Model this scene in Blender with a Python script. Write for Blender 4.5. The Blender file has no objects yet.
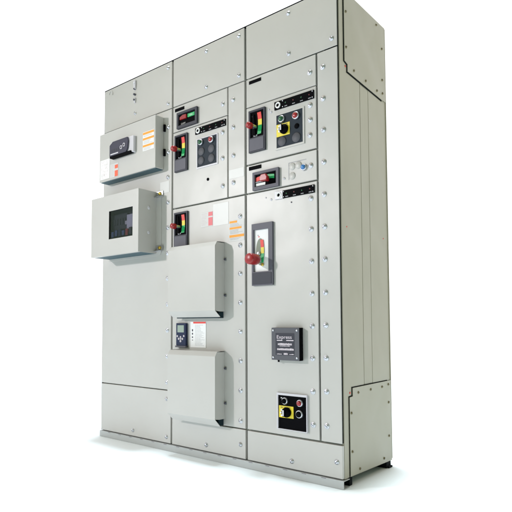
import bpy, bmesh, math, random
from mathutils import Vector, Matrix
random.seed(4)
S = bpy.context.scene
COL = S.collection
PI = math.pi

# ------------------------------------------------------------------ materials
def new_mat(name):
    m = bpy.data.materials.new(name); m.use_nodes = True
    return m, m.node_tree, m.node_tree.nodes['Principled BSDF']

def mat(name, col, rough=0.5, metal=0.0, bump=0.0, scale=300.0, var=0.0, spec=0.5, coat=0.0, wave=0.0):
    m, t, b = new_mat(name)
    N, L = t.nodes, t.links
    b.inputs['Base Color'].default_value = (*col, 1)
    b.inputs['Roughness'].default_value = rough
    b.inputs['Metallic'].default_value = metal
    b.inputs['Specular IOR Level'].default_value = spec
    b.inputs['Coat Weight'].default_value = coat
    tc = N.new('ShaderNodeTexCoord')
    if bump:
        n = N.new('ShaderNodeTexNoise'); n.inputs['Scale'].default_value = scale; n.inputs['Detail'].default_value = 3
        L.new(tc.outputs['Object'], n.inputs['Vector'])
        bp = N.new('ShaderNodeBump'); bp.inputs['Strength'].default_value = bump; bp.inputs['Distance'].default_value = 0.001
        L.new(n.outputs['Fac'], bp.inputs['Height']); L.new(bp.outputs['Normal'], b.inputs['Normal'])
        if wave:     # sheet metal is never quite flat: slow waviness under the paint's orange peel
            nw = N.new('ShaderNodeTexNoise'); nw.inputs['Scale'].default_value = 4.5; nw.inputs['Detail'].default_value = 1.5
            L.new(tc.outputs['Object'], nw.inputs['Vector'])
            bw = N.new('ShaderNodeBump'); bw.inputs['Strength'].default_value = 1.0; bw.inputs['Distance'].default_value = wave
            L.new(nw.outputs['Fac'], bw.inputs['Height']); L.new(bw.outputs['Normal'], bp.inputs['Normal'])
    if var:
        n2 = N.new('ShaderNodeTexNoise'); n2.inputs['Scale'].default_value = 5.0; n2.inputs['Detail'].default_value = 5
        L.new(tc.outputs['Object'], n2.inputs['Vector'])
        mx = N.new('ShaderNodeMix'); mx.data_type = 'RGBA'
        mx.inputs['A'].default_value = (*[c*(1-var) for c in col], 1)
        mx.inputs['B'].default_value = (*[min(1, c*(1+var)) for c in col], 1)
        L.new(n2.outputs['Fac'], mx.inputs['Factor']); L.new(mx.outputs['Result'], b.inputs['Base Color'])
        mr = N.new('ShaderNodeMapRange'); mr.inputs['To Min'].default_value = rough*0.85; mr.inputs['To Max'].default_value = min(1, rough*1.15)
        L.new(n2.outputs['Fac'], mr.inputs['Value']); L.new(mr.outputs['Result'], b.inputs['Roughness'])
    return m

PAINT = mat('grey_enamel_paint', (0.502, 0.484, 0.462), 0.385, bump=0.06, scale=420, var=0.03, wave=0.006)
SIDESHADE = mat('grey_enamel_side_shade', (0.372, 0.342, 0.262), 0.36, bump=0.05, scale=380, var=0.05, wave=0.008)  # darker tan copy of the enamel, the side's light painted in
UNDERSHADE = mat('blue_grey_underside_shade', (0.050, 0.095, 0.115), 0.55, bump=0.03, spec=0.25)  # dark blue plates added under the boxes to paint in underside shade
DARK = mat('black_seal_and_gap_shade', (0.006, 0.008, 0.009), 0.8, spec=0.1)
FRAMEM = mat('frame_steel_grey', (0.29, 0.295, 0.265), 0.5, bump=0.03)
ZINC = mat('zinc_plated_steel', (0.60, 0.605, 0.645), 0.42, 1.0, bump=0.05, scale=900)
SLOT = mat('dark_screw_slot', (0.09, 0.09, 0.115), 0.5, 0.6)
DULL = mat('dull_bronze_screw', (0.22, 0.185, 0.10), 0.45, 0.8)
BRASS = mat('brass_yellow_passivated', (0.55, 0.40, 0.08), 0.35, 1.0)
BLACKP = mat('black_moulded_plastic', (0.003, 0.003, 0.004), 0.6, bump=0.03, spec=0.03)
GREYP = mat('dark_grey_plastic', (0.044, 0.045, 0.058), 0.5, bump=0.05, scale=700, spec=0.25)
SLATE = mat('slate_button_plate', (0.026, 0.034, 0.045), 0.5, bump=0.03, spec=0.1)
PLUM = mat('mid_grey_plastic', (0.098, 0.095, 0.118), 0.5, bump=0.05, scale=700, spec=0.3)
PLUGM = mat('grey_button_cover', (0.085, 0.085, 0.098), 0.5, spec=0.25)
RED = mat('glossy_red_plastic', (0.29, 0.010, 0.013), 0.33, bump=0.05, scale=500, coat=0.15)
REDF = mat('flat_red_print', (0.74, 0.045, 0.035), 0.5)
REDL = mat('orange_red_print', (0.80, 0.115, 0.045), 0.55)
PINK = mat('faded_red_print', (0.74, 0.17, 0.19), 0.55)
YEL = mat('yellow_print', (0.78, 0.62, 0.03), 0.45)
GRN = mat('green_print', (0.012, 0.40, 0.115), 0.45)
DRED = mat('dark_red_lamp', (0.10, 0.008, 0.012), 0.3)
GRNB = mat('green_button', (0.008, 0.085, 0.03), 0.3)
BLUEB = mat('blue_button', (0.03, 0.16, 0.42), 0.2, coat=0.5)
ORG = mat('orange_print', (0.85, 0.33, 0.02), 0.55)
WHITE = mat('white_label_stock', (0.80, 0.79, 0.79), 0.5)
OFFW = mat('pale_label_stock', (0.60, 0.59, 0.58), 0.5)
BLANK = mat('blank_label_stock', (0.63, 0.62, 0.61), 0.42)
INK = mat('grey_ink', (0.33, 0.33, 0.36), 0.6)
INKS = mat('slot_shade', (0.16, 0.14, 0.18), 0.6)
INKD = mat('black_ink', (0.03, 0.03, 0.05), 0.6)
INKP = mat('pale_pink_ink', (0.60, 0.47, 0.48), 0.6)
LAV = mat('pale_housing_plastic', (0.58, 0.56, 0.60), 0.4)
FACEP = mat('purple_grey_faceplate', (0.042, 0.040, 0.065), 0.45, spec=0.25)
NAVY = mat('navy_keypad_plastic', (0.018, 0.026, 0.065), 0.45, spec=0.2)
LCD = mat('green_grey_lcd', (0.30, 0.36, 0.31), 0.3)
KEYM = mat('pale_key_rubber', (0.50, 0.46, 0.50), 0.5)
STEELB = mat('brushed_escutcheon', (0.27, 0.285, 0.235), 0.6, 0.0, spec=0.2)
NAMEM = mat('nameplate_grey', (0.095, 0.095, 0.110), 0.5, bump=0.05, spec=0.25)
NAMEF = mat('nameplate_field', (0.045, 0.045, 0.058), 0.5, spec=0.2)
SILP = mat('silver_print', (0.62, 0.55, 0.60), 0.4, 0.2)
HOODG = mat('dark_teal_filter', (0.012, 0.026, 0.034), 0.6, spec=0.1)
TRIM = mat('brown_grey_edge_trim', (0.10, 0.09, 0.09), 0.6)
WINREF = mat('pale_pane_reflection', (0.55, 0.52, 0.60), 0.5)
BLUEC = mat('blue_wiring', (0.025, 0.06, 0.17), 0.5)
SILLP = mat('galvanised_sill_steel', (0.46, 0.47, 0.47), 0.42, 0.15, bump=0.06, scale=120, var=0.06)

def glass_mat():
    m, t, b = new_mat('clear_window_glass')
    N, L = t.nodes, t.links
    tr = N.new('ShaderNodeBsdfTransparent'); tr.inputs['Color'].default_value = (0.74, 0.74, 0.78, 1)
    gl = N.new('ShaderNodeBsdfGlossy'); gl.inputs['Roughness'].default_value = 0.03
    mx = N.new('ShaderNodeMixShader')
    mx.inputs['Fac'].default_value = 0.09; L.new(tr.outputs['BSDF'], mx.inputs[1]); L.new(gl.outputs['BSDF'], mx.inputs[2])
    L.new(mx.outputs['Shader'], N['Material Output'].inputs['Surface'])
    return m
GLASS = glass_mat()

# ------------------------------------------------------------------ mesh collector
class MB:
    def __init__(s): s.bm = bmesh.new(); s.mats = []
    def mi(s, m):
        if m not in s.mats: s.mats.append(m)
        return s.mats.index(m)
    def _take(s, b, m, smooth=False):
        i = s.mi(m); vm = {}
        for v in b.verts: vm[v] = s.bm.verts.new(v.co)
        for f in b.faces:
            try: nf = s.bm.faces.new([vm[v] for v in f.verts])
            except ValueError: continue
            nf.material_index = i; nf.smooth = smooth
        b.free(); return s
    def box(s, x0, x1, y0, y1, z0, z1, m, bev=0.0, seg=2):
        b = bmesh.new(); bmesh.ops.create_cube(b, size=1)
        for v in b.verts:
            v.co = Vector((x0 if v.co.x < 0 else x1, y0 if v.co.y < 0 else y1, z0 if v.co.z < 0 else z1))
        if bev: bmesh.ops.bevel(b, geom=b.edges[:], offset=bev, segments=seg, profile=0.5, affect='EDGES')
        return s._take(b, m)
    def poly(s, pts, axis, a0, a1, m, bev=0.0):
        """outline pts extruded along axis 'x' (pts are y,z) or 'y' (pts are x,z) from a0 to a1"""
        b = bmesh.new()
        f = (lambda p, a: Vector((a, p[0], p[1]))) if axis == 'x' else (lambda p, a: Vector((p[0], a, p[1])))
        A = [b.verts.new(f(p, a0)) for p in pts]; B = [b.verts.new(f(p, a1)) for p in pts]
        n = len(pts)
        b.faces.new(A); b.faces.new(B[::-1])
        for i in range(n): b.faces.new((A[i], B[i], B[(i+1) % n], A[(i+1) % n]))
        bmesh.ops.recalc_face_normals(b, faces=b.faces[:])
        if bev: bmesh.ops.bevel(b, geom=b.edges[:], offset=bev, segments=2, profile=0.5, affect='EDGES')
        return s._take(b, m)
    def lathe(s, prof, c, m, seg=20, axis='-y', smooth=True):
        """prof = (radius, height) list; heights run along the axis away from c"""
        b = bmesh.new(); rings = []
        def put(r, h, a):
            u, w = r*math.cos(a), r*math.sin(a)
            if axis == '-y': return Vector((c[0]+u, c[1]-h, c[2]+w))
            if axis == 'x': return Vector((c[0]+h, c[1]+u, c[2]+w))
            return Vector((c[0]+u, c[1]+w, c[2]+h))
        for r, h in prof:
            if r < 1e-6: rings.append([b.verts.new(put(0, h, 0))])
            else: rings.append([b.verts.new(put(r, h, 2*PI*k/seg)) for k in range(seg)])
        for A, B in zip(rings[:-1], rings[1:]):
            for k in range(seg):
                k2 = (k+1) % seg
                q = [A[k % len(A)], A[k2 % len(A)], B[k2 % len(B)], B[k % len(B)]]
                u = []
                for v in q:
                    if v not in u: u.append(v)
                if len(u) > 2:
                    try: b.faces.new(u)
                    except ValueError: pass
        bmesh.ops.recalc_face_normals(b, faces=b.faces[:])
        return s._take(b, m, smooth)
    def ring_face(s, o, i, y0, y1, m):
        """rectangular frame: outer (x0,x1,z0,z1), inner the same, from y0 (front) to y1"""
        b = bmesh.new()
        def rect(r, y): return [b.verts.new((x, y, z)) for x, z in ((r[0], r[2]), (r[1], r[2]), (r[1], r[3]), (r[0], r[3]))]
        OF, IF, OB, IB = rect(o, y0), rect(i, y0), rect(o, y1), rect(i, y1)
        for k in range(4):
            j = (k+1) % 4
            for A, B in ((OF, IF), (IF, IB), (IB, OB), (OB, OF)): b.faces.new((A[k], A[j], B[j], B[k]))
        bmesh.ops.recalc_face_normals(b, faces=b.faces[:])
        return s._take(b, m)

W = {}
def link(name, data, parent, w):
    o = bpy.data.objects.new(name, data); COL.objects.link(o)
    W[o] = Vector(w)
    if parent is not None:
        o.parent = parent; o.location = W[o] - W[parent]
    else: o.location = W[o]
    return o
def build(name, mb, parent=None, origin=None):
    vs = [v.co.copy() for v in mb.bm.verts]
    lo = Vector([min(v[k] for v in vs) for k in range(3)]); hi = Vector([max(v[k] for v in vs) for k in range(3)])
    c = Vector(origin) if origin is not None else (lo+hi)/2
    for v in mb.bm.verts: v.co -= c
    me = bpy.data.meshes.new(name); mb.bm.to_mesh(me); mb.bm.free()
    for m in mb.mats: me.materials.append(m)
    return link(name, me, parent, c)
def thing(name, label, cat, loc, group=None):
    o = link(name, None, None, loc); o['label'] = label; o['category'] = cat
    if group: o['group'] = group
    return o
def tag(o, label, cat, group=None):
    o['label'] = label; o['category'] = cat
    if group: o['group'] = group
    return o
def box_part(name, parent, *a, **k): return build(name, MB().box(*a, **k), parent)

def text_mesh(body, x, z, y, h, m, mb, align='LEFT', stretch=1.0):
    c = bpy.data.curves.new('lettering', 'FONT'); c.body = body; c.size = h; c.align_x = align; c.extrude = 0.0003
    o = bpy.data.objects.new('lettering', c); COL.objects.link(o)
    dg = bpy.context.evaluated_depsgraph_get(); dg.update()
    me = bpy.data.meshes.new_from_object(o.evaluated_get(dg))
    b = bmesh.new(); b.from_mesh(me)
    for v in b.verts: v.co = Vector((x + v.co.x*stretch, y - v.co.z, z + v.co.y))
    mb._take(b, m)
    bpy.data.objects.remove(o); bpy.data.curves.remove(c); bpy.data.meshes.remove(me)

# ------------------------------------------------------------------ fasteners
def bolt_mesh(kind):
    mb = MB()
    if kind == 'latch':      # quarter-turn door latch: big washer and domed slotted head
        mb.lathe([(0.0, 0.0), (0.0134, 0.0), (0.0134, 0.0016), (0.0124, 0.0022), (0.0102, 0.0022), (0.0097, 0.0050), (0.0078, 0.0070), (0.0, 0.0080)], (0, 0, 0), ZINC, 24)
        mb.box(-0.0072, 0.0072, -0.0083, -0.0066, -0.0012, 0.0012, SLOT)
    elif kind == 'screw':    # smaller cover screw
        mb.lathe([(0.0, 0.0), (0.0118, 0.0), (0.0118, 0.0016), (0.0086, 0.0020), (0.0082, 0.0052), (0.0060, 0.0072), (0.0, 0.0078)], (0, 0, 0), ZINC, 20)
        mb.box(-0.0068, 0.0068, -0.0082, -0.0064, -0.0012, 0.0012, SLOT)
    else:                    # brass screw on the side sheets, head towards +x
        mb.lathe([(0.0, 0.0), (0.0062, 0.0), (0.0058, 0.0028), (0.0034, 0.0042), (0.0, 0.0045)], (0, 0, 0), DULL, 14, axis='x')
        mb.box(0.0036, 0.0049, -0.0045, 0.0045, -0.0009, 0.0009, SLOT)
    me = bpy.data.meshes.new(kind + '_bolt'); mb.bm.to_mesh(me); mb.bm.free()
    for m in mb.mats: me.materials.append(m)
    return me
BOLT = {k: bolt_mesh(k) for k in ('latch', 'screw', 'side')}
def bolts(parent, pts, kind='latch', y=0.0, name='latch_bolt'):
    for x, z in pts:
        o = link(name, BOLT[kind], parent, (x, y, z))
        o.rotation_euler = (0, random.uniform(0, PI), 0)
def side_screws(parent, pts, x):
    for y, z in pts:
        o = link('screw', BOLT['side'], parent, (x, y, z)); o.rotation_euler = (random.uniform(0, PI), 0, 0)

# ------------------------------------------------------------------ electrical devices (front plane y = 0)
def push_button(parent, x, z, cap, r=0.016, y=0.0, h=0.017, ring=True):
    mb = MB()
    if ring:
        mb.lathe([(r*0.98, 0), (r*1.12, 0.002), (r*1.08, h*0.55), (r*0.92, h*0.72), (r*0.78, h*0.72), (r*0.78, h*0.4)], (x, y, z), ZINC, 24)
    else:
        mb.lathe([(r*1.1, 0), (r*1.1, h*0.45), (r*0.8, h*0.5)], (x, y, z), BLACKP, 24)
    mb.lathe([(r*0.77, h*0.3), (r*0.76, h*0.92), (r*0.62, h*1.06), (0, h*1.1)], (x, y, z), cap, 24)
    return build('push_button', mb, parent)
def plug_cover(parent, x, z, m, r=0.0215, y=0.0, h=0.005):
    return build('hole_cover', MB().lathe([(r, 0), (r, h*0.7), (r*0.9, h), (0, h*1.05)], (x, y, z), m, 28), parent)

def curved_scale(mb, x, z0, z1, w, y, bulge=0.004):
    """red, yellow and green arc, red at the top"""
    n = 15
    for k in range(n):
        ta, tb = k/n, (k+1)/n
        def cx(t): return x + bulge*(1-(2*t-1)**2)
        za, zb = z0+(z1-z0)*ta, z0+(z1-z0)*tb
        m = GRN if tb <= 0.41 else (YEL if tb <= 0.68 else REDF)
        mb.poly([(cx(ta)-w/2, za), (cx(ta)+w/2, za), (cx(tb)+w/2, zb), (cx(tb)-w/2, zb)], 'y', y-0.0012, y, m)

def rotary_handle(parent, x0, x1, z0, z1):
    """small vertical disconnect operator: bezel, black window with colour arc, blank lower plate, red grip"""
    w, h = x1-x0, z1-z0
    zs = z0 + h*0.325
    mb = MB()
    mb.ring_face((x0, x1, z0, z1), (x0+0.009, x1-0.008, zs+0.004, z1-0.009), -0.012, 0.0, GREYP)
    hd = build('disconnect_handle', mb, parent)
    mb = MB().box(x0+0.008, x1-0.007, -0.0035, -0.0005, zs+0.002, z1-0.007, BLACKP)
    mb.poly([(x0+0.020, zs+0.02), (x0+0.042, zs+0.012), (x0+0.036, z1-0.05), (x0+0.034, z1-0.022), (x0+0.024, z1-0.025)], 'y', -0.011, -0.0035, BLACKP)
    for k in range(4):
        zz = z1-0.030-k*0.026
        mb.box(x0+0.018, x0+0.018+0.011, -0.0045, -0.0035, zz-0.003, zz+0.003, INK)
    mb.box(x0+0.026, x0+0.05, -0.0045, -0.0035, zs+0.010, zs+0.019, INK)
    build('window_plate', mb, hd)
    mb = MB(); curved_scale(mb, x0+w*0.60, z0+h*0.41, z1-h*0.075, 0.024, -0.0035, 0.006)
    build('position_scale', mb, hd)
    build('cover_plate', MB().box(x0+0.007, x1-0.007, -0.0145, -0.0121, z0+0.006, zs-0.002, PLUM, 0.001), hd)
    kx, kz = x0+0.034, z0+h*0.585
    mb = MB()
    mb.box(kx-0.004, kx+0.016, -0.034, -0.004, kz-0.007, kz+0.007, ZINC, 0.002)
    mb.lathe([(0.0, 0.030), (0.011, 0.030), (0.0145, 0.0325), (0.0162, 0.039), (0.0165, 0.052), (0.0152, 0.0595), (0.0115, 0.0632), (0, 0.0645)], (kx, 0, kz), RED, 28)
    build('grip', mb, hd)
    return hd

def sideways_handle(parent, x0, x1, z0, z1, frame_m, k):
    """breaker operator lying on its side in a wide window"""
    hd = build('breaker_operator', MB().ring_face((x0, x1, z0, z1), (x0+0.013, x1-0.014, z0+0.016, z1-0.013), -0.014, 0, frame_m), parent)
    xi0, xi1, zi0, zi1 = x0+0.012, x1-0.013, z0+0.015, z1-0.012
    build('window_plate', MB().box(xi0, xi1, -0.0035, -0.0005, zi0, zi1, BLACKP), hd)
    mb = MB(); n = 14
    if k == 'scale':
        for j in range(n):
            a, b = j/n, (j+1)/n
            def cz(t): return zi1-0.024 + 0.006*(1-(2*t-1)**2)
            xa, xb = xi0+0.004+(xi1-xi0-0.022)*a, xi0+0.004+(xi1-xi0-0.022)*b
            m = REDF if b <= 0.26 else (YEL if b <= 0.58 else GRN)
            mb.poly([(xa, cz(a)-0.012), (xb, cz(b)-0.012), (xb, cz(b)+0.009), (xa, cz(a)+0.009)], 'y', -0.0048, -0.0035, m)
        build('position_scale', mb, hd)
        mb = MB()
        mb.box(xi0+0.004, xi0+0.064, -0.0060, -0.0035, zi0+0.006, zi0+0.020, WHITE, 0.001)
        mb.box(xi0+0.002, xi0+0.050, -0.0075, -0.0035, zi0+0.023, zi0+0.029, INK, 0.001)
        build('lever', mb, hd)
        mb = MB()
        mb.box(xi0+0.072, xi0+0.088, -0.030, -0.003, zi1-0.046, zi1-0.020, RED, 0.003)
        mb.poly([(xi0+0.058, zi1-0.050), (xi0+0.100, zi1-0.050), (xi0+0.104, zi1-0.034), (xi0+0.094, zi1-0.016), (xi0+0.066, zi1-0.016), (xi0+0.056, zi1-0.032)], 'y', -0.046, -0.028, RED, 0.0035)
        build('grip', mb, hd)
    else:
        mb.poly([(xi0+0.012, zi1-0.034), (xi0+0.066, zi1-0.034), (xi0+0.066, zi1-0.010), (xi0+0.036, zi1-0.008), (xi0+0.012, zi1-0.018)], 'y', -0.014, -0.0035, RED, 0.003)
        build('rocker', mb, hd)
        mb = MB().box(xi0+0.070, xi0+0.126, -0.0060, -0.0035, zi1-0.030, zi1-0.009, GRN, 0.001)
        text_mesh('ON', xi0+0.098, zi1-0.0245, -0.0061, 0.013, WHITE, mb, 'CENTER', 1.2)
        build('status_flag', mb, hd)
        mb = MB(); text_mesh('OFF', xi0+0.014, zi0+0.007, -0.0037, 0.0135, OFFW, mb, 'LEFT', 1.6)
        build('lettering', mb, hd)
    return hd

def nameplate_strip(parent, x0, x1, z0, z1):
    return build('blank_nameplate', MB().box(x0, x1, -0.0025, -0.0002, z0, z1, BLACKP, 0.0006), parent)

def pilot_strip(parent, x0, x1, z0, z1, silver_left):
    mb = MB().box(x0, x1, -0.006, -0.0002, z0, z1, BLACKP, 0.001)
    if silver_left: mb.box(x0-0.0015, x0+0.046, -0.0072, -0.0003, z0-0.001, z1+0.001, LAV, 0.001)
    st = build('pilot_light_strip', mb, parent)
    cx, cz = x0+0.023, (z0+z1)/2
    mb = MB().lathe([(0.0155, 0.006), (0.0155, 0.009), (0.0135, 0.0105), (0.0088, 0.0105), (0.0080, 0.0075)], (cx, 0, cz), WHITE, 28)
    mb.lathe([(0.0079, 0.0060), (0.0079, 0.0078), (0, 0.0078)], (cx, 0, cz), BLACKP, 20)
    build('key_socket', mb, st)
    n = 4
    for k in range(n):
        x = x0+0.068 + (x1-x0-0.092)*k/(n-1)
        cap = (GRNB, DRED, GRNB, DRED)[k]
        build('pilot_lamp', MB().lathe([(0.0036, 0.006), (0.0036, 0.0072), (0.0020, 0.0080), (0, 0.0082)], (x, 0, cz+0.002), cap, 14), st)
    mb = MB()
    for x, z in ((x1-0.007, z0+0.006), (x1-0.007, z1-0.006), (x0+0.051, z0+0.006), (x0+0.051, z1-0.006)):
        build('screw', MB().lathe([(0.0030, 0.006), (0.0030, 0.0072), (0, 0.0078)], (x, 0, z), ZINC, 10), st)
    for k in range(n):
        x = x0+0.062 + (x1-x0-0.092)*k/(n-1)
        mb.box(x, x+0.016, -0.0064, -0.0059, z0+0.004, z0+0.0075, INK)
    build('marking', mb, st)
    return st

def selector(parent, x, z, y=-0.004, lx0=0, lx1=0, lz0=0, lz1=0):
    sel = build('selector_switch', MB().box(lx0, lx1, y-0.0022, y-0.0002, lz0, lz1, YEL, 0.0004), parent)
    mb = MB().lathe([(0.0235, 0.002), (0.0235, 0.012), (0.020, 0.016), (0.018, 0.024), (0, 0.025)], (x, y, z), BLACKP, 28)
    mb.box(x-0.006, x+0.006, y-0.036, y-0.022, z-0.017, z+0.017, BLACKP, 0.002)
    build('knob', mb, sel)
    mb = MB()
    for a in (-1, 0, 1):
        mb.box(x-0.026+abs(a)*0.004, x-0.017+abs(a)*0.004, y-0.0245, y-0.0185, z+a*0.0125-0.004, z+a*0.0125+0.004, WHITE, 0.001)
    mb.box(x-0.0045, x+0.0045, y-0.0368, y-0.0355, z-0.013, z+0.014, LAV)
    build('pointer', mb, sel)
    mb = MB()
    for k in range(3): mb.box(lx0+0.010+k*0.022, lx0+0.022+k*0.022, y-0.0027, y-0.0021, lz1-0.009, lz1-0.006, INKD)
    build('marking', mb, sel)
    return sel

def warning_label(parent, x0, x1, z0, z1, bars, y=0.0, stock=WHITE):
    lb = build('warning_label', MB().box(x0, x1, y-0.0012, y-0.0002, z0, z1, stock), parent)
    mb = MB()
    for bx0, bx1, bz0, bz1 in bars: mb.box(bx0, bx1, y-0.0017, y-0.0011, bz0, bz1, ORG)
    build('orange_band', mb, lb)
    mb = MB()
    rng = random.Random(int(x0*1000))
    tops = [b[2] for b in bars]; ends = [b[3] for b in bars[1:]] + [z0]
    for t, e in zip(tops, ends):
        z = t-0.005
        while z > e+0.004:
            mb.box(x0+0.006, x0+(x1-x0)*rng.uniform(0.6, 0.92), y-0.0016, y-0.0011, z-0.0011, z+0.0004, INK); z -= 0.0058
    build('print_lines', mb, lb)
    return lb
def red_label(parent, x0, x1, z0, z1, rx0, rx1, rz, m, y=0.0, stock=WHITE):
    lb = build('hazard_label', MB().box(x0, x1, y-0.0012, y-0.0002, z0, z1, stock), parent)
    mb = MB()
    for a, b in rz: mb.box(rx0, rx1, y-0.0017, y-0.0011, a, b, m)
    build('red_band', mb, lb)
    mb = MB(); rng = random.Random(int(x0*977)); z = z1-0.008
    while z > z0+0.006:
        mb.box(x0+0.004, x0+(rx0-x0)*rng.uniform(0.45, 0.9), y-0.0016, y-0.0011, z-0.0012, z+0.0004, INKP); z -= 0.0085
    build('print_lines', mb, lb)
    return lb

def panel(name, parent, x0, x1, z0, z1, th=0.0155, m=PAINT):
    return build(name, MB().box(x0, x1, 0.0, th, z0, z1, m, 0.0022, 2), parent)

def vent_hood(parent, x0, x1, z0, z1, d, zt, zb):
    """open-bottomed sheet hood: flat front with bevelled top and bottom lips, two open-ended sides"""
    prof = [(-0.001, zt), (-d*0.80, zt), (-d, z1), (-d, z0), (-d*0.50, zb)]
    t = 0.0022
    mb = MB(); b = bmesh.new()
    for a, c in zip(prof[:-1], prof[1:]):
        pass
    O = [Vector((0, y, z)) for y, z in prof]
    I = []
    for k in range(len(O)):
        d0 = (O[k]-O[k-1]).normalized() if k else (O[1]-O[0]).normalized()
        d1 = (O[k+1]-O[k]).normalized() if k < len(O)-1 else d0
        n0, n1 = Vector((0, -d0.z, d0.y)), Vector((0, -d1.z, d1.y))
        n = (n0+n1); n = n / max(0.4, n.dot(n0))
        I.append(O[k] - n*t if (O[k]-n*t).y > O[k].y or k == 0 else O[k] + n*t)
    rows = []
    for L in (O, I):
        for x in (x0, x1): rows.append([b.verts.new((x, p.y, p.z)) for p in L])
    A, B, C_, D_ = rows
    n = len(O)
    for k in range(n-1):
        b.faces.new((A[k], B[k], B[k+1], A[k+1])); b.faces.new((C_[k], D_[k], D_[k+1], C_[k+1]))
        b.faces.new((A[k], A[k+1], C_[k+1], C_[k])); b.faces.new((B[k], B[k+1], D_[k+1], D_[k]))
    b.faces.new((A[0], B[0], D_[0], C_[0])); b.faces.new((A[-1], B[-1], D_[-1], C_[-1]))
    bmesh.ops.recalc_face_normals(b, faces=b.faces[:])
    mb._take(b, PAINT)
    hood = build('vent_hood', mb, parent)
    side = [(-0.0005, zt-0.0035), (-d*0.80+0.002, zt-0.0035), (-d+0.003, z1-0.001), (-d+0.003, z0+0.001), (-d*0.50, z0-0.004), (-0.0005, z0-0.004)]
    for x in (x0+0.0035, x1-0.0055):
        build('side_cheek', MB().poly(side, 'x', x, x+0.002, PAINT), hood)
    # filter grille set back inside the open bottom
    mb = MB().box(x0+0.030, x1-0.012, -d*0.49, -0.001, z0-0.038, z0-0.006, HOODG)
    build('filter_grille', mb, hood)
    for f in (0.20, 0.76):
        zz = z0+(z1-z0)*(1-f)
        mb = MB().box(x1+0.0002, x1+0.011, -0.004, -0.0004, zz-0.009, zz+0.009, FRAMEM, 0.001)
        mb.lathe([(0.0062, 0.004), (0.0060, 0.009), (0, 0.0105)], (x1+0.005, 0, zz), SLOT, 14)
        build('fixing_tab', mb, hood)
    return hood

# ------------------------------------------------------------------ setting
X = [0.0, 0.6703, 1.2254, 1.7713]
D, H = 0.50, 2.286
mb = MB(); mb.lathe([(0.0, 0.0), (3, 0), (6.5, 0)], (0.9, 0, 0), mat('white_floor', (0.86, 0.915, 0.95), 0.7), 64, axis='z')
fl = build('floor', mb, None, (0.9, 0, 0)); fl['kind'] = 'structure'

# ------------------------------------------------------------------ base channels
mb = MB()
mb.box(-0.001, 1.7785, -0.0075, -0.0045, 0.001, 0.0372, SILLP, 0.0008)
mb.box(-0.001, 1.7785, -0.0044, 0.046, 0.0008, 0.004, SILLP)
mb.box(-0.001, 1.7785, -0.0044, 0.046, 0.0345, 0.0370, SILLP)
ch = build('base_channel', mb)
tag(ch, 'long light grey steel channel along the floor under the front of the three cabinets', 'base channel')
for k in range(16):
    x = 0.09 + k*0.105
    build('slot', MB().box(x, x+0.024, -0.0083, -0.0076, 0.0335, 0.0360, INKS), ch)
mb = MB().box(0.0, 1.772, 0.435, 0.485, 0.001, 0.0385, DARK, 0.001); mb.box(1.7722, 1.782, 0.445, 0.482, 0.001, 0.009, DARK)
tag(build('base_channel', mb), 'short dark rear channel on the floor below the back corner of the right cabinet', 'base channel')
mb = MB().box(0.0, 1.770, 0.060, 0.085, 0.001, 0.0385, DARK, 0.001)
tag(build('base_channel', mb), 'black support rail just behind the front sill, under the right cabinet corner', 'base channel')

# ------------------------------------------------------------------ shared carcass
def cabinet(i, label):
    t = thing('electrical_cabinet', label, 'electrical cabinet', ((X[i]+X[i+1])/2, D/2, 0.039), 'cabinets standing side by side')
    x0, x1 = X[i]+0.0008, X[i+1]-0.0008
    if i == 2: x1 = X[3]-0.0122
    build('frame', MB().box(x0, x1, 0.0160, D-0.004, 0.0392, H-0.0005, FRAMEM, 0.001), t)
    build('roof_trim', MB().box(x0, x1, 0.0012, 0.0158, 2.2805, H, DARK), t)
    return t

# ================================================================== cabinet 1 (left)
c1 = cabinet(0, 'left cabinet with two grey instrument boxes bolted to its plain door')
tp = panel('top_panel', c1, 0.0045, 0.6640, 1.9975, 2.2798)
bolts(tp, [(0.630, 2.249), (0.631, 2.031), (0.325, 2.052)], 'screw', name='screw')
mb = MB()
mb.poly([(0.3165, 2.262), (0.3345, 2.262), (0.3345, 2.214), (0.329, 2.204), (0.3165, 2.212)], 'y', -0.011, -0.0003, LAV, 0.002)
lt = build('hasp', mb, tp)
build('hasp', MB().box(0.3195, 0.3315, -0.008, -0.0003, 2.118, 2.150, LAV, 0.002), tp)
for z, r in ((2.243, 0.004), (2.207, 0.005), (2.172, 0.0065), (2.137, 0.006)):
    build('pin', MB().lathe([(r, 0), (r, 0.013), (r*0.5, 0.0150), (0, 0.0150)], (0.324, 0, z), SLOT if z < 2.24 else ZINC, 14), lt)
mb = MB(); n = 10
for k in range(n):
    a0, a1 = PI*0.95-k*PI*1.05/n, PI*0.95-(k+1)*PI*1.05/n
    mb.poly([(0.072+0.021*math.cos(a), 2.243+0.026*math.sin(a)) for a in (a0, a1)] + [(0.072+0.016*math.cos(a), 2.243+0.020*math.sin(a)) for a in (a1, a0)], 'y', -0.004, -0.0002, PAINT)
build('embossed_hook', mb, tp)
dr = panel('door', c1, 0.0045, 0.6640, 0.3450, 1.9920)
bolts(dr, [(0.634, z) for z in (1.888, 1.737, 1.587, 1.438, 1.287, 1.137, 0.988, 0.837, 0.687, 0.537, 0.387)])
build('blank_label', MB().box(0.566, 0.645, -0.0012, -0.0002, 1.498, 1.566, BLANK), dr)
bp = panel('bottom_panel', c1, 0.0045, 0.6640, 0.0420, 0.3390)
bolts(bp, [(0.631, 0.292), (0.630, 0.076), (0.328, 0.076)], 'screw', name='screw')

build('edge_trim', MB().box(0.0002, 0.0040, 0.0030, 0.0157, 0.0400, 2.2798, TRIM), c1)
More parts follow.
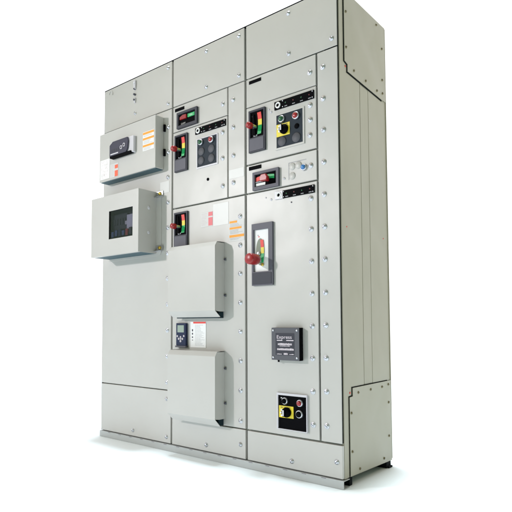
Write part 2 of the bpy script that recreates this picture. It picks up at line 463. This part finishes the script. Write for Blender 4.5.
# upper instrument box
bx = build('instrument_box', MB().box(0.047, 0.596, -0.066, -0.0006, 1.6400, 1.955, PAINT, 0.003), c1)
build('underside_shade', MB().box(0.060, 0.590, -0.058, -0.004, 1.6362, 1.6397, UNDERSHADE), bx)
mb = MB().box(0.192, 0.418, -0.086, -0.0662, 1.768, 1.868, LAV, 0.003)
ds = build('meter_display', mb, bx)
mb = MB().poly([(0.193, 1.776), (0.357, 1.776), (0.372, 1.796), (0.378, 1.840), (0.370, 1.866), (0.225, 1.866), (0.193, 1.846)], 'y', -0.096, -0.0882, FACEP, 0.0015)
mb.box(0.195, 0.400, -0.0955, -0.0668, 1.7640, 1.7755, BLACKP, 0.001)  # black strip paints in the shade under the display housing
fp = build('face_plate', mb, ds)
for x, z in ((0.312, 1.812), (0.340, 1.822)):
    build('dial', MB().lathe([(0.0115, 0), (0.0115, 0.003), (0.009, 0.004), (0.0075, 0.004), (0.0065, 0.0015)], (x, -0.0962, z), KEYM, 20), fp)
mb = MB().box(0.204, 0.282, -0.0968, -0.0958, 1.783, 1.790, LAV)
for k in range(4): mb.box(0.208+k*0.022, 0.221+k*0.022, -0.0967, -0.0958, 1.798, 1.816, NAMEF)
build('marking', mb, fp)
warning_label(bx, 0.483, 0.584, 1.757, 1.871, [(0.484, 0.583, 1.8545, 1.868), (0.484, 0.583, 1.8215, 1.8345), (0.484, 0.583, 1.7795, 1.792)], -0.066)
bl = build('wiring_label', MB().box(0.058, 0.156, -0.0672, -0.0662, 1.655, 1.782, WHITE), bx)
mb = MB(); rng = random.Random(21)
for k in range(34):
    x, z = rng.uniform(0.064, 0.130), rng.uniform(1.664, 1.772)
    if k % 2: mb.box(x, x+rng.uniform(0.008, 0.022), -0.0676, -0.0671, z, z+0.0011, INKP)
    else: mb.box(x, x+0.0011, -0.0676, -0.0671, z, min(1.778, z+rng.uniform(0.006, 0.018)), INKP)
build('wiring_diagram', mb, bl)
red_label(bx, 0.162, 0.247, 1.652, 1.738, 0.211, 0.243, [(1.704, 1.727), (1.6535, 1.691)], REDL, -0.066, OFFW)
for z in (1.886, 1.738):
    build('clip', MB().box(0.604, 0.614, -0.014, -0.0006, z-0.021, z+0.021, BLACKP, 0.001).box(0.5962, 0.6038, -0.006, -0.0006, z-0.014, z+0.014, ZINC), bx)

# lower instrument box with window
bz0, bz1, bd = 1.1415, 1.512, 0.140
wx0, wx1, wz0, wz1 = 0.255, 0.484, 1.240, 1.413
mb = MB().ring_face((0.074, 0.536, bz0, bz1), (wx0, wx1, wz0, wz1), -bd, -bd+0.003, PAINT)
t = 0.003
mb.box(0.074, 0.074+t, -bd+0.003, -0.0035, bz0, bz1, PAINT); mb.box(0.536-t, 0.536, -bd+0.003, -0.0035, bz0, bz1, PAINT)
mb.box(0.074+t, 0.536-t, -bd+0.003, -0.0035, bz1-t, bz1, PAINT)
mb.box(0.074+t, 0.536-t, -bd+0.003, -bd+0.022, bz0, bz0+t, PAINT)
b2 = build('window_box', mb, c1)
build('underside_shade', MB().box(0.0772, 0.5328, -bd+0.0222, -0.004, bz0+0.0004, bz0+t, UNDERSHADE), b2)
plate = [(0.060, bz1-0.004), (0.060, bz0-0.004), (0.066, bz0-0.012), (0.560, bz0-0.012), (0.573, bz0-0.008), (0.579, bz0+0.004), (0.579, bz1-0.004)]
build('back_plate', MB().poly(plate, 'y', -0.0034, -0.0004, PAINT), b2)
win = build('window', MB().ring_face((wx0-0.006, wx1+0.006, wz0-0.006, wz1+0.006), (wx0+0.001, wx1-0.001, wz0+0.001, wz1-0.001), -bd+0.0031, -bd+0.006, DARK), b2)
build('pane', MB().box(wx0-0.004, wx1+0.004, -bd+0.0062, -bd+0.0085, wz0-0.004, wz1+0.004, GLASS), win)
mb = MB().box(wx0-0.02, wx1+0.02, -bd+0.050, -bd+0.053, wz0-0.02, wz1+0.02, FACEP)
mb.box(wx0-0.01, wx0+0.140, -bd+0.030, -bd+0.0498, wz0+0.055, wz1-0.02, GREYP, 0.004)
mb.box(wx0+0.150, wx1-0.020, -bd+0.018, -bd+0.0498, wz0+0.042, wz1-0.036, WINREF, 0.004)  # pale block stands in for the room reflected in the pane
mb.box(wx0+0.128, wx0+0.148, -bd+0.022, -bd+0.0498, wz0+0.080, wz1-0.070, KEYM, 0.003)
for k in range(5): mb.box(wx0+0.012+k*0.026, wx0+0.026+k*0.026, -bd+0.026, -bd+0.0298, wz0+0.085, wz1-0.05, GREYP, 0.002)
mb.box(wx0-0.02, wx1+0.02, -bd+0.012, -bd+0.0498, wz0-0.02, wz0+0.030, BLACKP, 0.003)
for k in range(6):
    m = (BLUEC, BLUEC, NAVY, BLUEC, RED, GREYP)[k]
    mb.box(wx0+0.012+k*0.034, wx0+0.036+k*0.034, -bd+0.0092, -bd+0.030, wz0+0.010+0.004*(k % 2), wz0+0.044+0.006*(k % 3), m, 0.002)
build('instrument_and_pane_reflection', mb, win)
for z in (1.496, 1.172):
    mb = MB().box(0.5365, 0.597, -0.0065, -0.0036, z-0.017, z+0.017, ZINC, 0.001)
    mb.box(0.538, 0.597, -0.026, -0.0066, z-0.0195, z-0.0165, ZINC, 0.0008)
    mb.lathe([(0.011, 0.0065), (0.011, 0.012), (0.006, 0.0175), (0, 0.0180)], (0.572, 0, z+0.001), BRASS, 6, smooth=False)
    build('mounting_bracket', mb, b2)
for z in (1.41, 1.263):
    build('plug', MB().lathe([(0.011, 0.0), (0.010, 0.0015), (0, 0.002)], (0.536, -0.062, z), LAV, 16, axis='x'), b2)

# ================================================================== cabinet 2 (middle)
c2 = cabinet(1, 'middle cabinet carrying two light grey vent hoods and a small keypad')
tp = panel('top_panel', c2, 0.6768, 1.2190, 1.9975, 2.2798)
bolts(tp, [(0.944, 2.245), (0.944, 2.041), (1.182, 2.248), (1.182, 2.033)], 'screw', name='screw')
ua = panel('door', c2, 0.6768, 1.0995, 1.8425, 1.9915)
ub = panel('door', c2, 0.6768, 1.0995, 1.3945, 1.8375)
st = panel('wireway_cover', c2, 1.1075, 1.2190, 1.3945, 1.9915)
ld = panel('door', c2, 0.6768, 1.2190, 0.1935, 1.3870)
bp = panel('bottom_panel', c2, 0.6768, 1.2190, 0.0420, 0.1870)
bolts(ua, [(1.067, 1.910)])
bolts(ub, [(1.066, 1.755), (1.066, 1.613), (1.067, 1.462)])
bolts(st, [(1.141, 1.914), (1.142, 1.764), (1.143, 1.612), (1.143, 1.467)])
bolts(ld, [(1.188, z) for z in (1.282, 1.131, 0.983, 0.833, 0.684, 0.534, 0.383, 0.230)])
bolts(bp, [(1.186, 0.111), (0.946, 0.075)], 'screw', name='screw')
nameplate_strip(ua, 0.693, 0.770, 1.961, 1.979)
sideways_handle(ua, 0.7195, 0.883, 1.8505, 1.945, GREYP, 'rocker')
rotary_handle(ub, 0.700, 0.803, 1.599, 1.814)
pilot_strip(ub, 0.863, 1.091, 1.7865, 1.8225, False)
mb = MB().ring_face((0.872, 1.033, 1.589, 1.759), (0.878, 1.026, 1.597, 1.754), -0.004, -0.0002, LAV)
bn = build('button_panel', mb, ub)
build('face_plate', MB().box(0.8782, 1.0258, -0.0030, -0.0003, 1.5972, 1.7538, SLATE), bn)
push_button(bn, 0.908, 1.733, GRNB, 0.0155, -0.003); push_button(bn, 0.988, 1.731, RED, 0.0165, -0.003)
for x, z in ((0.911, 1.681), (0.987, 1.682), (0.909, 1.630), (0.987, 1.629)): plug_cover(bn, x, z, PLUGM, 0.0225, -0.003)
build('plug', MB().lathe([(0.0085, 0), (0.008, 0.003), (0, 0.0035)], (0.958, 0, 1.517), BLACKP, 16), ub)
build('blank_label', MB().box(1.1125, 1.2150, -0.0012, -0.0002, 1.4890, 1.5370, BLANK), st)
rotary_handle(ld, 0.698, 0.807, 1.160, 1.362)
red_label(ld, 0.905, 0.9945, 1.255, 1.336, 0.962, 0.9935, [(1.3115, 1.3335), (1.2590, 1.3035)], PINK, 0.0, OFFW)
build('blank_label', MB().box(0.996, 1.1085, -0.0012, -0.0002, 1.252, 1.371, BLANK), ld)
warning_label(ld, 1.113, 1.2155, 1.155, 1.266, [(1.116, 1.168, 1.2515, 1.2625), (1.116, 1.198, 1.2185, 1.2295), (1.115, 1.2145, 1.1755, 1.1885)], 0.0, OFFW)
vent_hood(ld, 0.725, 1.083, 0.792, 1.132, 0.080, 1.155, 0.759)
vent_hood(ld, 0.725, 1.083, 0.233, 0.555, 0.080, 0.580, 0.194)
# keypad and card between the hoods
kp = build('keypad', MB().box(0.724, 0.803, -0.0165, -0.0003, 0.602, 0.728, NAVY, 0.003).box(0.720, 0.806, -0.020, -0.0003, 0.592, 0.6018, PLUM, 0.002), ld)
build('screen', MB().box(0.737, 0.789, -0.0180, -0.0166, 0.676, 0.716, LCD, 0.0006), kp)
for x, z, r in ((0.737, 0.655, 0.0062), (0.789, 0.656, 0.0062), (0.763, 0.650, 0.006), (0.748, 0.640, 0.0066), (0.778, 0.640, 0.0066), (0.763, 0.627, 0.0072), (0.763, 0.640, 0.0055)):
    build('key', MB().lathe([(r, 0.0165), (r, 0.0185), (r*0.7, 0.0195), (0, 0.0197)], (x, 0, z), KEYM, 14), kp)
cd = build('instruction_card', MB().box(0.826, 0.944, -0.0022, -0.0003, 0.594, 0.735, WHITE), ld)
build('red_header', MB().box(0.848, 0.943, -0.0028, -0.0021, 0.7255, 0.7345, REDF), cd)
mb = MB(); rng = random.Random(5)
z = 0.717
while z > 0.603:
    x = 0.862; e = rng.uniform(0.900, 0.936)
    while x < e:
        w = rng.uniform(0.004, 0.012); mb.box(x, min(x+w, e), -0.0026, -0.0021, z-0.0009, z+0.0006, INK); x += w+0.0025
    z -= 0.0062
for zz, hh in ((0.688, 0.012), (0.669, 0.010), (0.650, 0.008), (0.634, 0.004)): mb.box(0.838, 0.846, -0.0026, -0.0021, zz-hh/2, zz+hh/2, INKD)
build('print_lines', mb, cd)

# ================================================================== cabinet 3 (right)
c3 = cabinet(2, 'right cabinet with large red-knobbed switch handle and its tan-shaded side showing')
T = 0.0045
tp = panel('top_panel', c3, 1.2322, 1.7690, 1.9975, 2.2798, T)
bolts(tp, [(1.500, 2.249), (1.501, 2.045), (1.741, 2.037), (1.741, 2.245)], 'screw', name='screw')
a1 = panel('door', c3, 1.2322, 1.6540, 1.8435, 1.9915)
a2 = panel('door', c3, 1.2322, 1.6540, 1.5430, 1.8385)
ub = panel('door', c3, 1.2322, 1.6540, 1.3935, 1.5350)
lc = panel('door', c3, 1.2322, 1.6540, 0.1945, 1.3865)
st = panel('wireway_cover', c3, 1.6630, 1.7690, 0.1945, 1.9915, T)
bp = panel('bottom_panel', c3, 1.2322, 1.7700, 0.0420, 0.1860)
build('edge_gap_strip', MB().box(1.700, 1.7672, T+0.0004, 0.0157, 0.1950, 2.2790, DARK), c3)
bolts(a1, [(1.622, 1.913)])
bolts(a2, [(1.622, 1.754), (1.622, 1.684), (1.619, 1.611)])
bolts(ub, [(1.622, 1.465)])
bolts(lc, [(1.621, z) for z in (1.309, 1.164, 1.013, 0.863, 0.712, 0.564, 0.412, 0.261)])
bolts(st, [(1.693, z) for z in (1.917, 1.767, 1.619, 1.468, 1.317, 1.167, 1.017, 0.865, 0.716, 0.568, 0.417, 0.264)])
bolts(bp, [(1.741, 0.113), (1.501, 0.078)], 'screw', name='screw')
nameplate_strip(a1, 1.252, 1.330, 1.9615, 1.9785)
rotary_handle(a2, 1.256, 1.360, 1.597, 1.8155)
build('plug', MB().lathe([(0.0045, 0), (0.004, 0.003), (0, 0.003)], (1.379, 0, 1.797), LAV, 12), a2)
build('plug', MB().lathe([(0.006, 0), (0.005, 0.004), (0, 0.004)], (1.393, 0, 1.780), LAV, 12), a2)
pilot_strip(a2, 1.416, 1.645, 1.781, 1.822, False)
bn = build('button_panel', MB().ring_face((1.421, 1.590, 1.578, 1.758), (1.428, 1.582, 1.587, 1.751), -0.005, -0.0002, PAINT), a2)
build('face_plate', MB().box(1.4282, 1.5818, -0.0032, -0.0003, 1.5872, 1.7508, SLATE), bn)
push_button(bn, 1.461, 1.726, GRNB, 0.0165, -0.003); push_button(bn, 1.545, 1.722, RED, 0.0175, -0.003)
selector(bn, 1.476, 1.672, -0.003, 1.4285, 1.507, 1.642, 1.7035)
build('plug', MB().lathe([(0.013, 0), (0.013, 0.003), (0.009, 0.006), (0, 0.0062)], (1.548, -0.0032, 1.671), BLACKP, 18), bn)
plug_cover(bn, 1.461, 1.615, PLUGM, 0.0235, -0.003); plug_cover(bn, 1.545, 1.616, PLUGM, 0.0235, -0.003)
nameplate_strip(ub, 1.249, 1.329, 1.509, 1.528)
sideways_handle(ub, 1.2815, 1.443, 1.3975, 1.490, PLUM, 'scale')
build('plug', MB().lathe([(0.0065, 0), (0.006, 0.003), (0, 0.0035)], (1.470, 0, 1.430), LAV, 14), ub)
mb = MB().box(1.496, 1.597, -0.0010, -0.0002, 1.4995, 1.5015, INK).box(1.496, 1.498, -0.0010, -0.0002, 1.418, 1.4994, INK)
build('etched_border', mb, ub)
for x, z in ((1.517, 1.480), (1.553, 1.480), (1.517, 1.434)): plug_cover(ub, x, z, PAINT, 0.0175, 0, 0.004)
push_button(ub, 1.585, 1.463, BLUEB, 0.015, 0.0, 0.015)
pilot_strip(lc, 1.4175, 1.643, 1.333, 1.371, True)
for x, z, r in ((1.357, 1.352, 0.004), (1.390, 1.338, 0.0065), (1.511, 1.307, 0.0035)):
    build('plug', MB().lathe([(r, 0), (r*0.9, 0.0025), (0, 0.003)], (x, 0, z), LAV if r > 0.0037 else SLOT, 12), lc)
# large switch handle
x0, x1, z0, z1 = 1.274, 1.404, 0.914, 1.2265
wx0, wx1, wz0, wz1 = 1.285, 1.379, 0.983, 1.196
hd = build('disconnect_handle', MB().ring_face((x0, x1, z0, z1), (wx0, wx1, wz0, wz1), -0.013, 0, PLUM), lc)
build('cover_plate', MB().box(x0+0.006, x1-0.006, -0.0155, -0.0131, z0+0.006, wz0-0.006, GREYP, 0.001), hd)
build('window_plate', MB().box(wx0-0.001, wx1+0.001, -0.003, -0.0004, wz0-0.001, wz1+0.001, WHITE), hd)
ec = [(1.322+0.026*math.cos(a), 1.083+0.068*math.sin(a)) for a in [2*PI*k/28 for k in range(28)]]
es = build('escutcheon', MB().poly(ec, 'y', -0.006, -0.0031, STEELB, 0.0008), hd)
mb = MB(); curved_scale(mb, 1.333, 1.028, 1.143, 0.019, -0.0060, 0.005); build('position_scale', mb, es)
build('marking', MB().box(1.309, 1.318, -0.0036, -0.0029, 1.157, 1.163, PINK).box(1.306, 1.311, -0.0036, -0.0029, 1.164, 1.170, INK), hd)
mb = MB()
mb.box(1.310, 1.336, -0.040, -0.006, 1.030, 1.052, ZINC, 0.004)
mb.lathe([(0, 0.034), (0.019, 0.034), (0.0255, 0.0365), (0.0272, 0.0415), (0.0276, 0.060), (0.0276, 0.0905), (0.0262, 0.0965), (0.0225, 0.0990), (0.0, 0.0998)], (1.323, 0, 1.041), RED, 36)
build('grip', mb, hd)
build('pivot', MB().lathe([(0.011, 0.006), (0.011, 0.013), (0.007, 0.016), (0, 0.016)], (1.316, 0, 1.075), ZINC, 20).lathe([(0.008, 0.006), (0.008, 0.011), (0, 0.012)], (1.338, 0, 1.018), BRASS, 16), hd)
# nameplate box
nx0, nx1, nz0, nz1 = 1.4105, 1.5705, 0.5505, 0.7045
npb = build('nameplate', MB().box(nx0, nx1, -0.031, -0.0004, nz0, nz1, BLACKP, 0.0025).box(nx0+0.0005, nx1-0.0005, -0.0335, -0.0308, nz0+0.0005, nz1-0.0005, NAMEM, 0.001), lc)
build('face_plate', MB().box(nx0+0.025, nx1-0.028, -0.0345, -0.0334, nz0+0.024, nz1-0.026, NAMEF), npb)
mb = MB()
text_mesh('Express', nx0+0.031, nz1-0.052, -0.0347, 0.0235, SILP, mb, 'LEFT', 1.20)
fx = nx0+0.033
mb.box(fx, fx+0.032, -0.0349, -0.0344, 0.6425, 0.6465, SILP); mb.box(fx+0.055, fx+0.096, -0.0349, -0.0344, 0.6425, 0.6465, SILP)
rng = random.Random(8)
for za, zb, xa, xb in ((0.622, 0.632, 0.006, 0.086), (0.6165, 0.6205, 0.016, 0.076), (0.598, 0.608, 0.002, 0.098), (0.578, 0.582, 0.0, 0.028), (0.577, 0.586, 0.040, 0.062), (0.578, 0.582, 0.072, 0.098)):
    x = fx+xa
    while x < fx+xb-0.001:
        w = min(rng.uniform(0.003, 0.008), fx+xb-x); mb.box(x, x+w, -0.0349, -0.0344, za, zb-rng.uniform(0, 0.002), SILP); x += w+0.0014
build('lettering', mb, npb)
for x, z in ((nx0+0.011, nz0+0.013), (nx1-0.013, nz0+0.013), (nx0+0.011, nz1-0.013), (nx1-0.013, nz1-0.013)):
    build('screw', MB().lathe([(0.0052, 0.0335), (0.0050, 0.0358), (0.003, 0.0372), (0, 0.0374)], (x, 0, z), ZINC, 14), npb)
build('cable_stub', MB().lathe([(0.0045, -0.010), (0.0045, 0.0)], (nx0+0.031, -0.018, nz0), BLACKP, 12, axis='z'), npb)
# lower button panel
bx0, bx1, bz0_, bz1_ = 1.423, 1.594, 0.2215, 0.3935
bn = build('button_panel', MB().ring_face((bx0, bx1, bz0_, bz1_), (bx0+0.0065, bx1-0.0035, bz0_+0.0035, bz1_-0.0105), -0.011, -0.0002, LAV), lc)
build('face_plate', MB().box(bx0+0.0063, bx1-0.0033, -0.0040, -0.0003, bz0_+0.0033, bz1_-0.0103, BLACKP), bn)
push_button(bn, 1.470, 0.357, BLACKP, 0.0155, -0.004, 0.018); push_button(bn, 1.555, 0.354, RED, 0.0155, -0.004, 0.018)
push_button(bn, 1.552, 0.303, BLACKP, 0.0175, -0.004, 0.018)
selector(bn, 1.480, 0.304, -0.004, 1.4325, 1.516, 0.277, 0.333)
build('marking', MB().box(1.442, 1.450, -0.0045, -0.0039, 0.367, 0.372, OFFW), bn)

# side of the right cabinet
XS = X[3]
sp = build('side_sheet', MB().box(XS-0.0120, XS, 0.0162, 0.2100, 0.0395, H-0.0008, SIDESHADE, 0.0007), c3)
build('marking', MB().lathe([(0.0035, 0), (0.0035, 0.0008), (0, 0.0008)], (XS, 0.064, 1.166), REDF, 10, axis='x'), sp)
sq = build('side_sheet', MB().box(XS-0.0120, XS-0.0010, 0.2155, 0.2990, 0.0395, H-0.0008, SIDESHADE, 0.0007).box(XS-0.0120, XS, 0.3004, 0.4955, 0.0395, H-0.0008, SIDESHADE, 0.0007), c3)
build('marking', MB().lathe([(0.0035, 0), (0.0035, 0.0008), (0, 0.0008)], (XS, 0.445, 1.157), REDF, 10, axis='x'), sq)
build('back_sheet', MB().box(X[2]+0.001, XS+0.004, 0.4960, 0.5005, 0.0400, H-0.004, SIDESHADE, 0.0008), c3)
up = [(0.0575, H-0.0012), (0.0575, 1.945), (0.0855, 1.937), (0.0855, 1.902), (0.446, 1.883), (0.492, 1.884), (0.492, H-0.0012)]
cv = build('side_cover', MB().poly(up, 'x', XS+0.0022, XS+0.0048, SIDESHADE, 0.0007), c3); cv['label'] = 'upper side cover plate'
def gap_shade(pts, w, x0, x1):  # dark strip that paints the shadow gap along a cover's edge
    mb = MB()
    for (ya, za), (yb, zb) in zip(pts[:-1], pts[1:]):
        d = Vector((yb-ya, zb-za)).normalized(); n = Vector((-d.y, d.x))*w/2; e = d*w*0.49
        mb.poly([(ya-e.x+n.x, za-e.y+n.y), (yb+e.x+n.x, zb+e.y+n.y), (yb+e.x-n.x, zb+e.y-n.y), (ya-e.x-n.x, za-e.y-n.y)], 'x', x0, x1, DARK); x0 -= 0.00007; x1 -= 0.00007
    return mb
build('edge_gap_strip', gap_shade([(0.0555, H-0.004), (0.0555, 1.943), (0.0835, 1.934), (0.0835, 1.899), (0.446, 1.8795)], 0.0075, XS+0.0005, XS+0.0020), c3)
side_screws(cv, [(0.074, 2.185), (0.073, 2.013), (0.147, 1.927), (0.268, 1.920), (0.392, 1.913), (0.457, 1.920), (0.396, 2.262), (0.457, 2.159), (0.455, 1.991), (0.074, 2.262)], XS+0.0048)
build('marking', MB().lathe([(0.005, 0), (0.005, 0.001), (0, 0.001)], (XS+0.0003, 0.071, 1.923), REDF, 10, axis='x'), cv)
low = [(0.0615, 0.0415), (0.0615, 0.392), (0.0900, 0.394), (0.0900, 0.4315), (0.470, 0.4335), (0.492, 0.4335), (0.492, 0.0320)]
cv = build('side_cover', MB().poly(low, 'x', XS+0.0022, XS+0.0048, SIDESHADE, 0.0007), c3); cv['label'] = 'lower side cover plate'
build('edge_gap_strip', gap_shade([(0.0590, 0.042), (0.0590, 0.3945), (0.0875, 0.3965), (0.0875, 0.434), (0.455, 0.4355)], 0.0038, XS+0.0005, XS+0.0020), c3)
side_screws(cv, [(0.143, 0.406), (0.267, 0.408), (0.391, 0.409), (0.463, 0.415), (0.463, 0.325), (0.462, 0.158), (0.075, 0.321), (0.079, 0.149), (0.148, 0.060), (0.401, 0.058)], XS+0.0048)
build('marking', MB().lathe([(0.005, 0), (0.005, 0.001), (0, 0.001)], (XS+0.0003, 0.071, 0.411), REDF, 10, axis='x'), cv)

# ------------------------------------------------------------------ light
w = bpy.data.worlds.new('World'); S.world = w; w.use_nodes = True
N, L = w.node_tree.nodes, w.node_tree.links
bg = N['Background']
tc = N.new('ShaderNodeTexCoord')
def vdot(v):
    n = N.new('ShaderNodeVectorMath'); n.operation = 'DOT_PRODUCT'; n.inputs[1].default_value = Vector(v).normalized()
    L.new(tc.outputs['Generated'], n.inputs[0]); return n.outputs['Value']
def ramp(v, a, b):
    n = N.new('ShaderNodeMapRange'); n.interpolation_type = 'SMOOTHSTEP'
    n.inputs['From Min'].default_value = a; n.inputs['From Max'].default_value = b
    L.new(v, n.inputs['Value']); return n.outputs['Result']
def mix(f, a, b):
    n = N.new('ShaderNodeMix'); n.data_type = 'RGBA'; L.new(f, n.inputs['Factor'])
    for s, x in (('A', a), ('B', b)):
        if isinstance(x, tuple): n.inputs[s].default_value = (*x, 1)
        else: L.new(x, n.inputs[s])
    return n.outputs['Result']
FRONT, RIGHT, TOP, BACK = (0.27, 0.36, 0.28), (0.20, 0.27, 0.17), (0.46, 0.40, 0.30), (1.45, 1.47, 1.50)
c = mix(ramp(vdot((1, -0.15, 0)), 0.1, 0.75), FRONT, RIGHT)
c = mix(ramp(vdot((0, 0, 1)), 0.55, 0.85), c, TOP)
c = mix(ramp(vdot((-0.62, 0.78, 0)), 0.05, 0.35), c, BACK)
L.new(c, bg.inputs['Color']); bg.inputs['Strength'].default_value = 1.0

def area(name, loc, target, power, size, col, shape='DISK'):
    d = bpy.data.lights.new(name, 'AREA'); d.shape = shape; d.size = size; d.energy = power; d.color = col
    o = bpy.data.objects.new(name, d); COL.objects.link(o); o.location = loc
    o.rotation_euler = (Vector(target)-Vector(loc)).to_track_quat('-Z', 'Y').to_euler()
    return o
kd = bpy.data.lights.new('key_lamp', 'SPOT'); kd.energy = 700; kd.color = (1.0, 0.955, 0.985)
kd.spot_size = math.radians(52); kd.spot_blend = 1.0; kd.shadow_soft_size = 0.16
ko = bpy.data.objects.new('key_lamp', kd); COL.objects.link(ko); ko.location = (-2.25, -4.6, 2.62)
ko.rotation_euler = (Vector((1.3, 0, 0.85))-ko.location).to_track_quat('-Z', 'Y').to_euler()
area('warm_fill', (3.3, 1.3, 2.4), (1.77, 0.45, 1.7), 6, 0.7, (1.0, 0.84, 0.60))  # added unseen fill, warms the rear of the right side
area('warm_fill', (0.9, -0.85, 3.3), (0.9, 0, 2.1), 3.0, 0.8, (1.0, 0.80, 0.48))  # added unseen fill, warms the top panels
area('floor_fill', (0.8, 0.6, 20), (0.8, 0.6, 0), 4300, 2.4, (0.86, 0.98, 1.05))  # added unseen source, whitens the floor and leaves a narrow contact shadow

# ------------------------------------------------------------------ camera
cam = bpy.data.cameras.new('camera'); co = bpy.data.objects.new('camera', cam); COL.objects.link(co)
yaw, pitch, roll = 0.695792085, 0.0552110138, -0.00313326845
fwd = Vector((-math.sin(yaw)*math.cos(pitch), math.cos(yaw)*math.cos(pitch), math.sin(pitch)))
r = Vector((math.cos(yaw), math.sin(yaw), 0)); u = r.cross(fwd)
cr, sr = math.cos(roll), math.sin(roll)
r, u = cr*r + sr*u, -sr*r + cr*u
M = Matrix((r, u, -fwd)).transposed().to_4x4(); M.translation = Vector((2.95313977, -2.10204292, 0.726478022))
co.matrix_world = M
cam.sensor_width = 36; cam.sensor_fit = 'HORIZONTAL'; cam.lens = 533.069377/512*36
cam.shift_x = (256-241.847027)/512; cam.shift_y = (293.722933-256)/512
cam.clip_start = 0.05; cam.clip_end = 500
S.camera = co

S.render.engine = 'CYCLES'
S.cycles.use_denoising = True
S.cycles.max_bounces = 8
S.view_settings.view_transform = 'Standard'; S.view_settings.look = 'None'
S.view_settings.exposure = 0; S.view_settings.gamma = 1; S.view_settings.use_curve_mapping = False
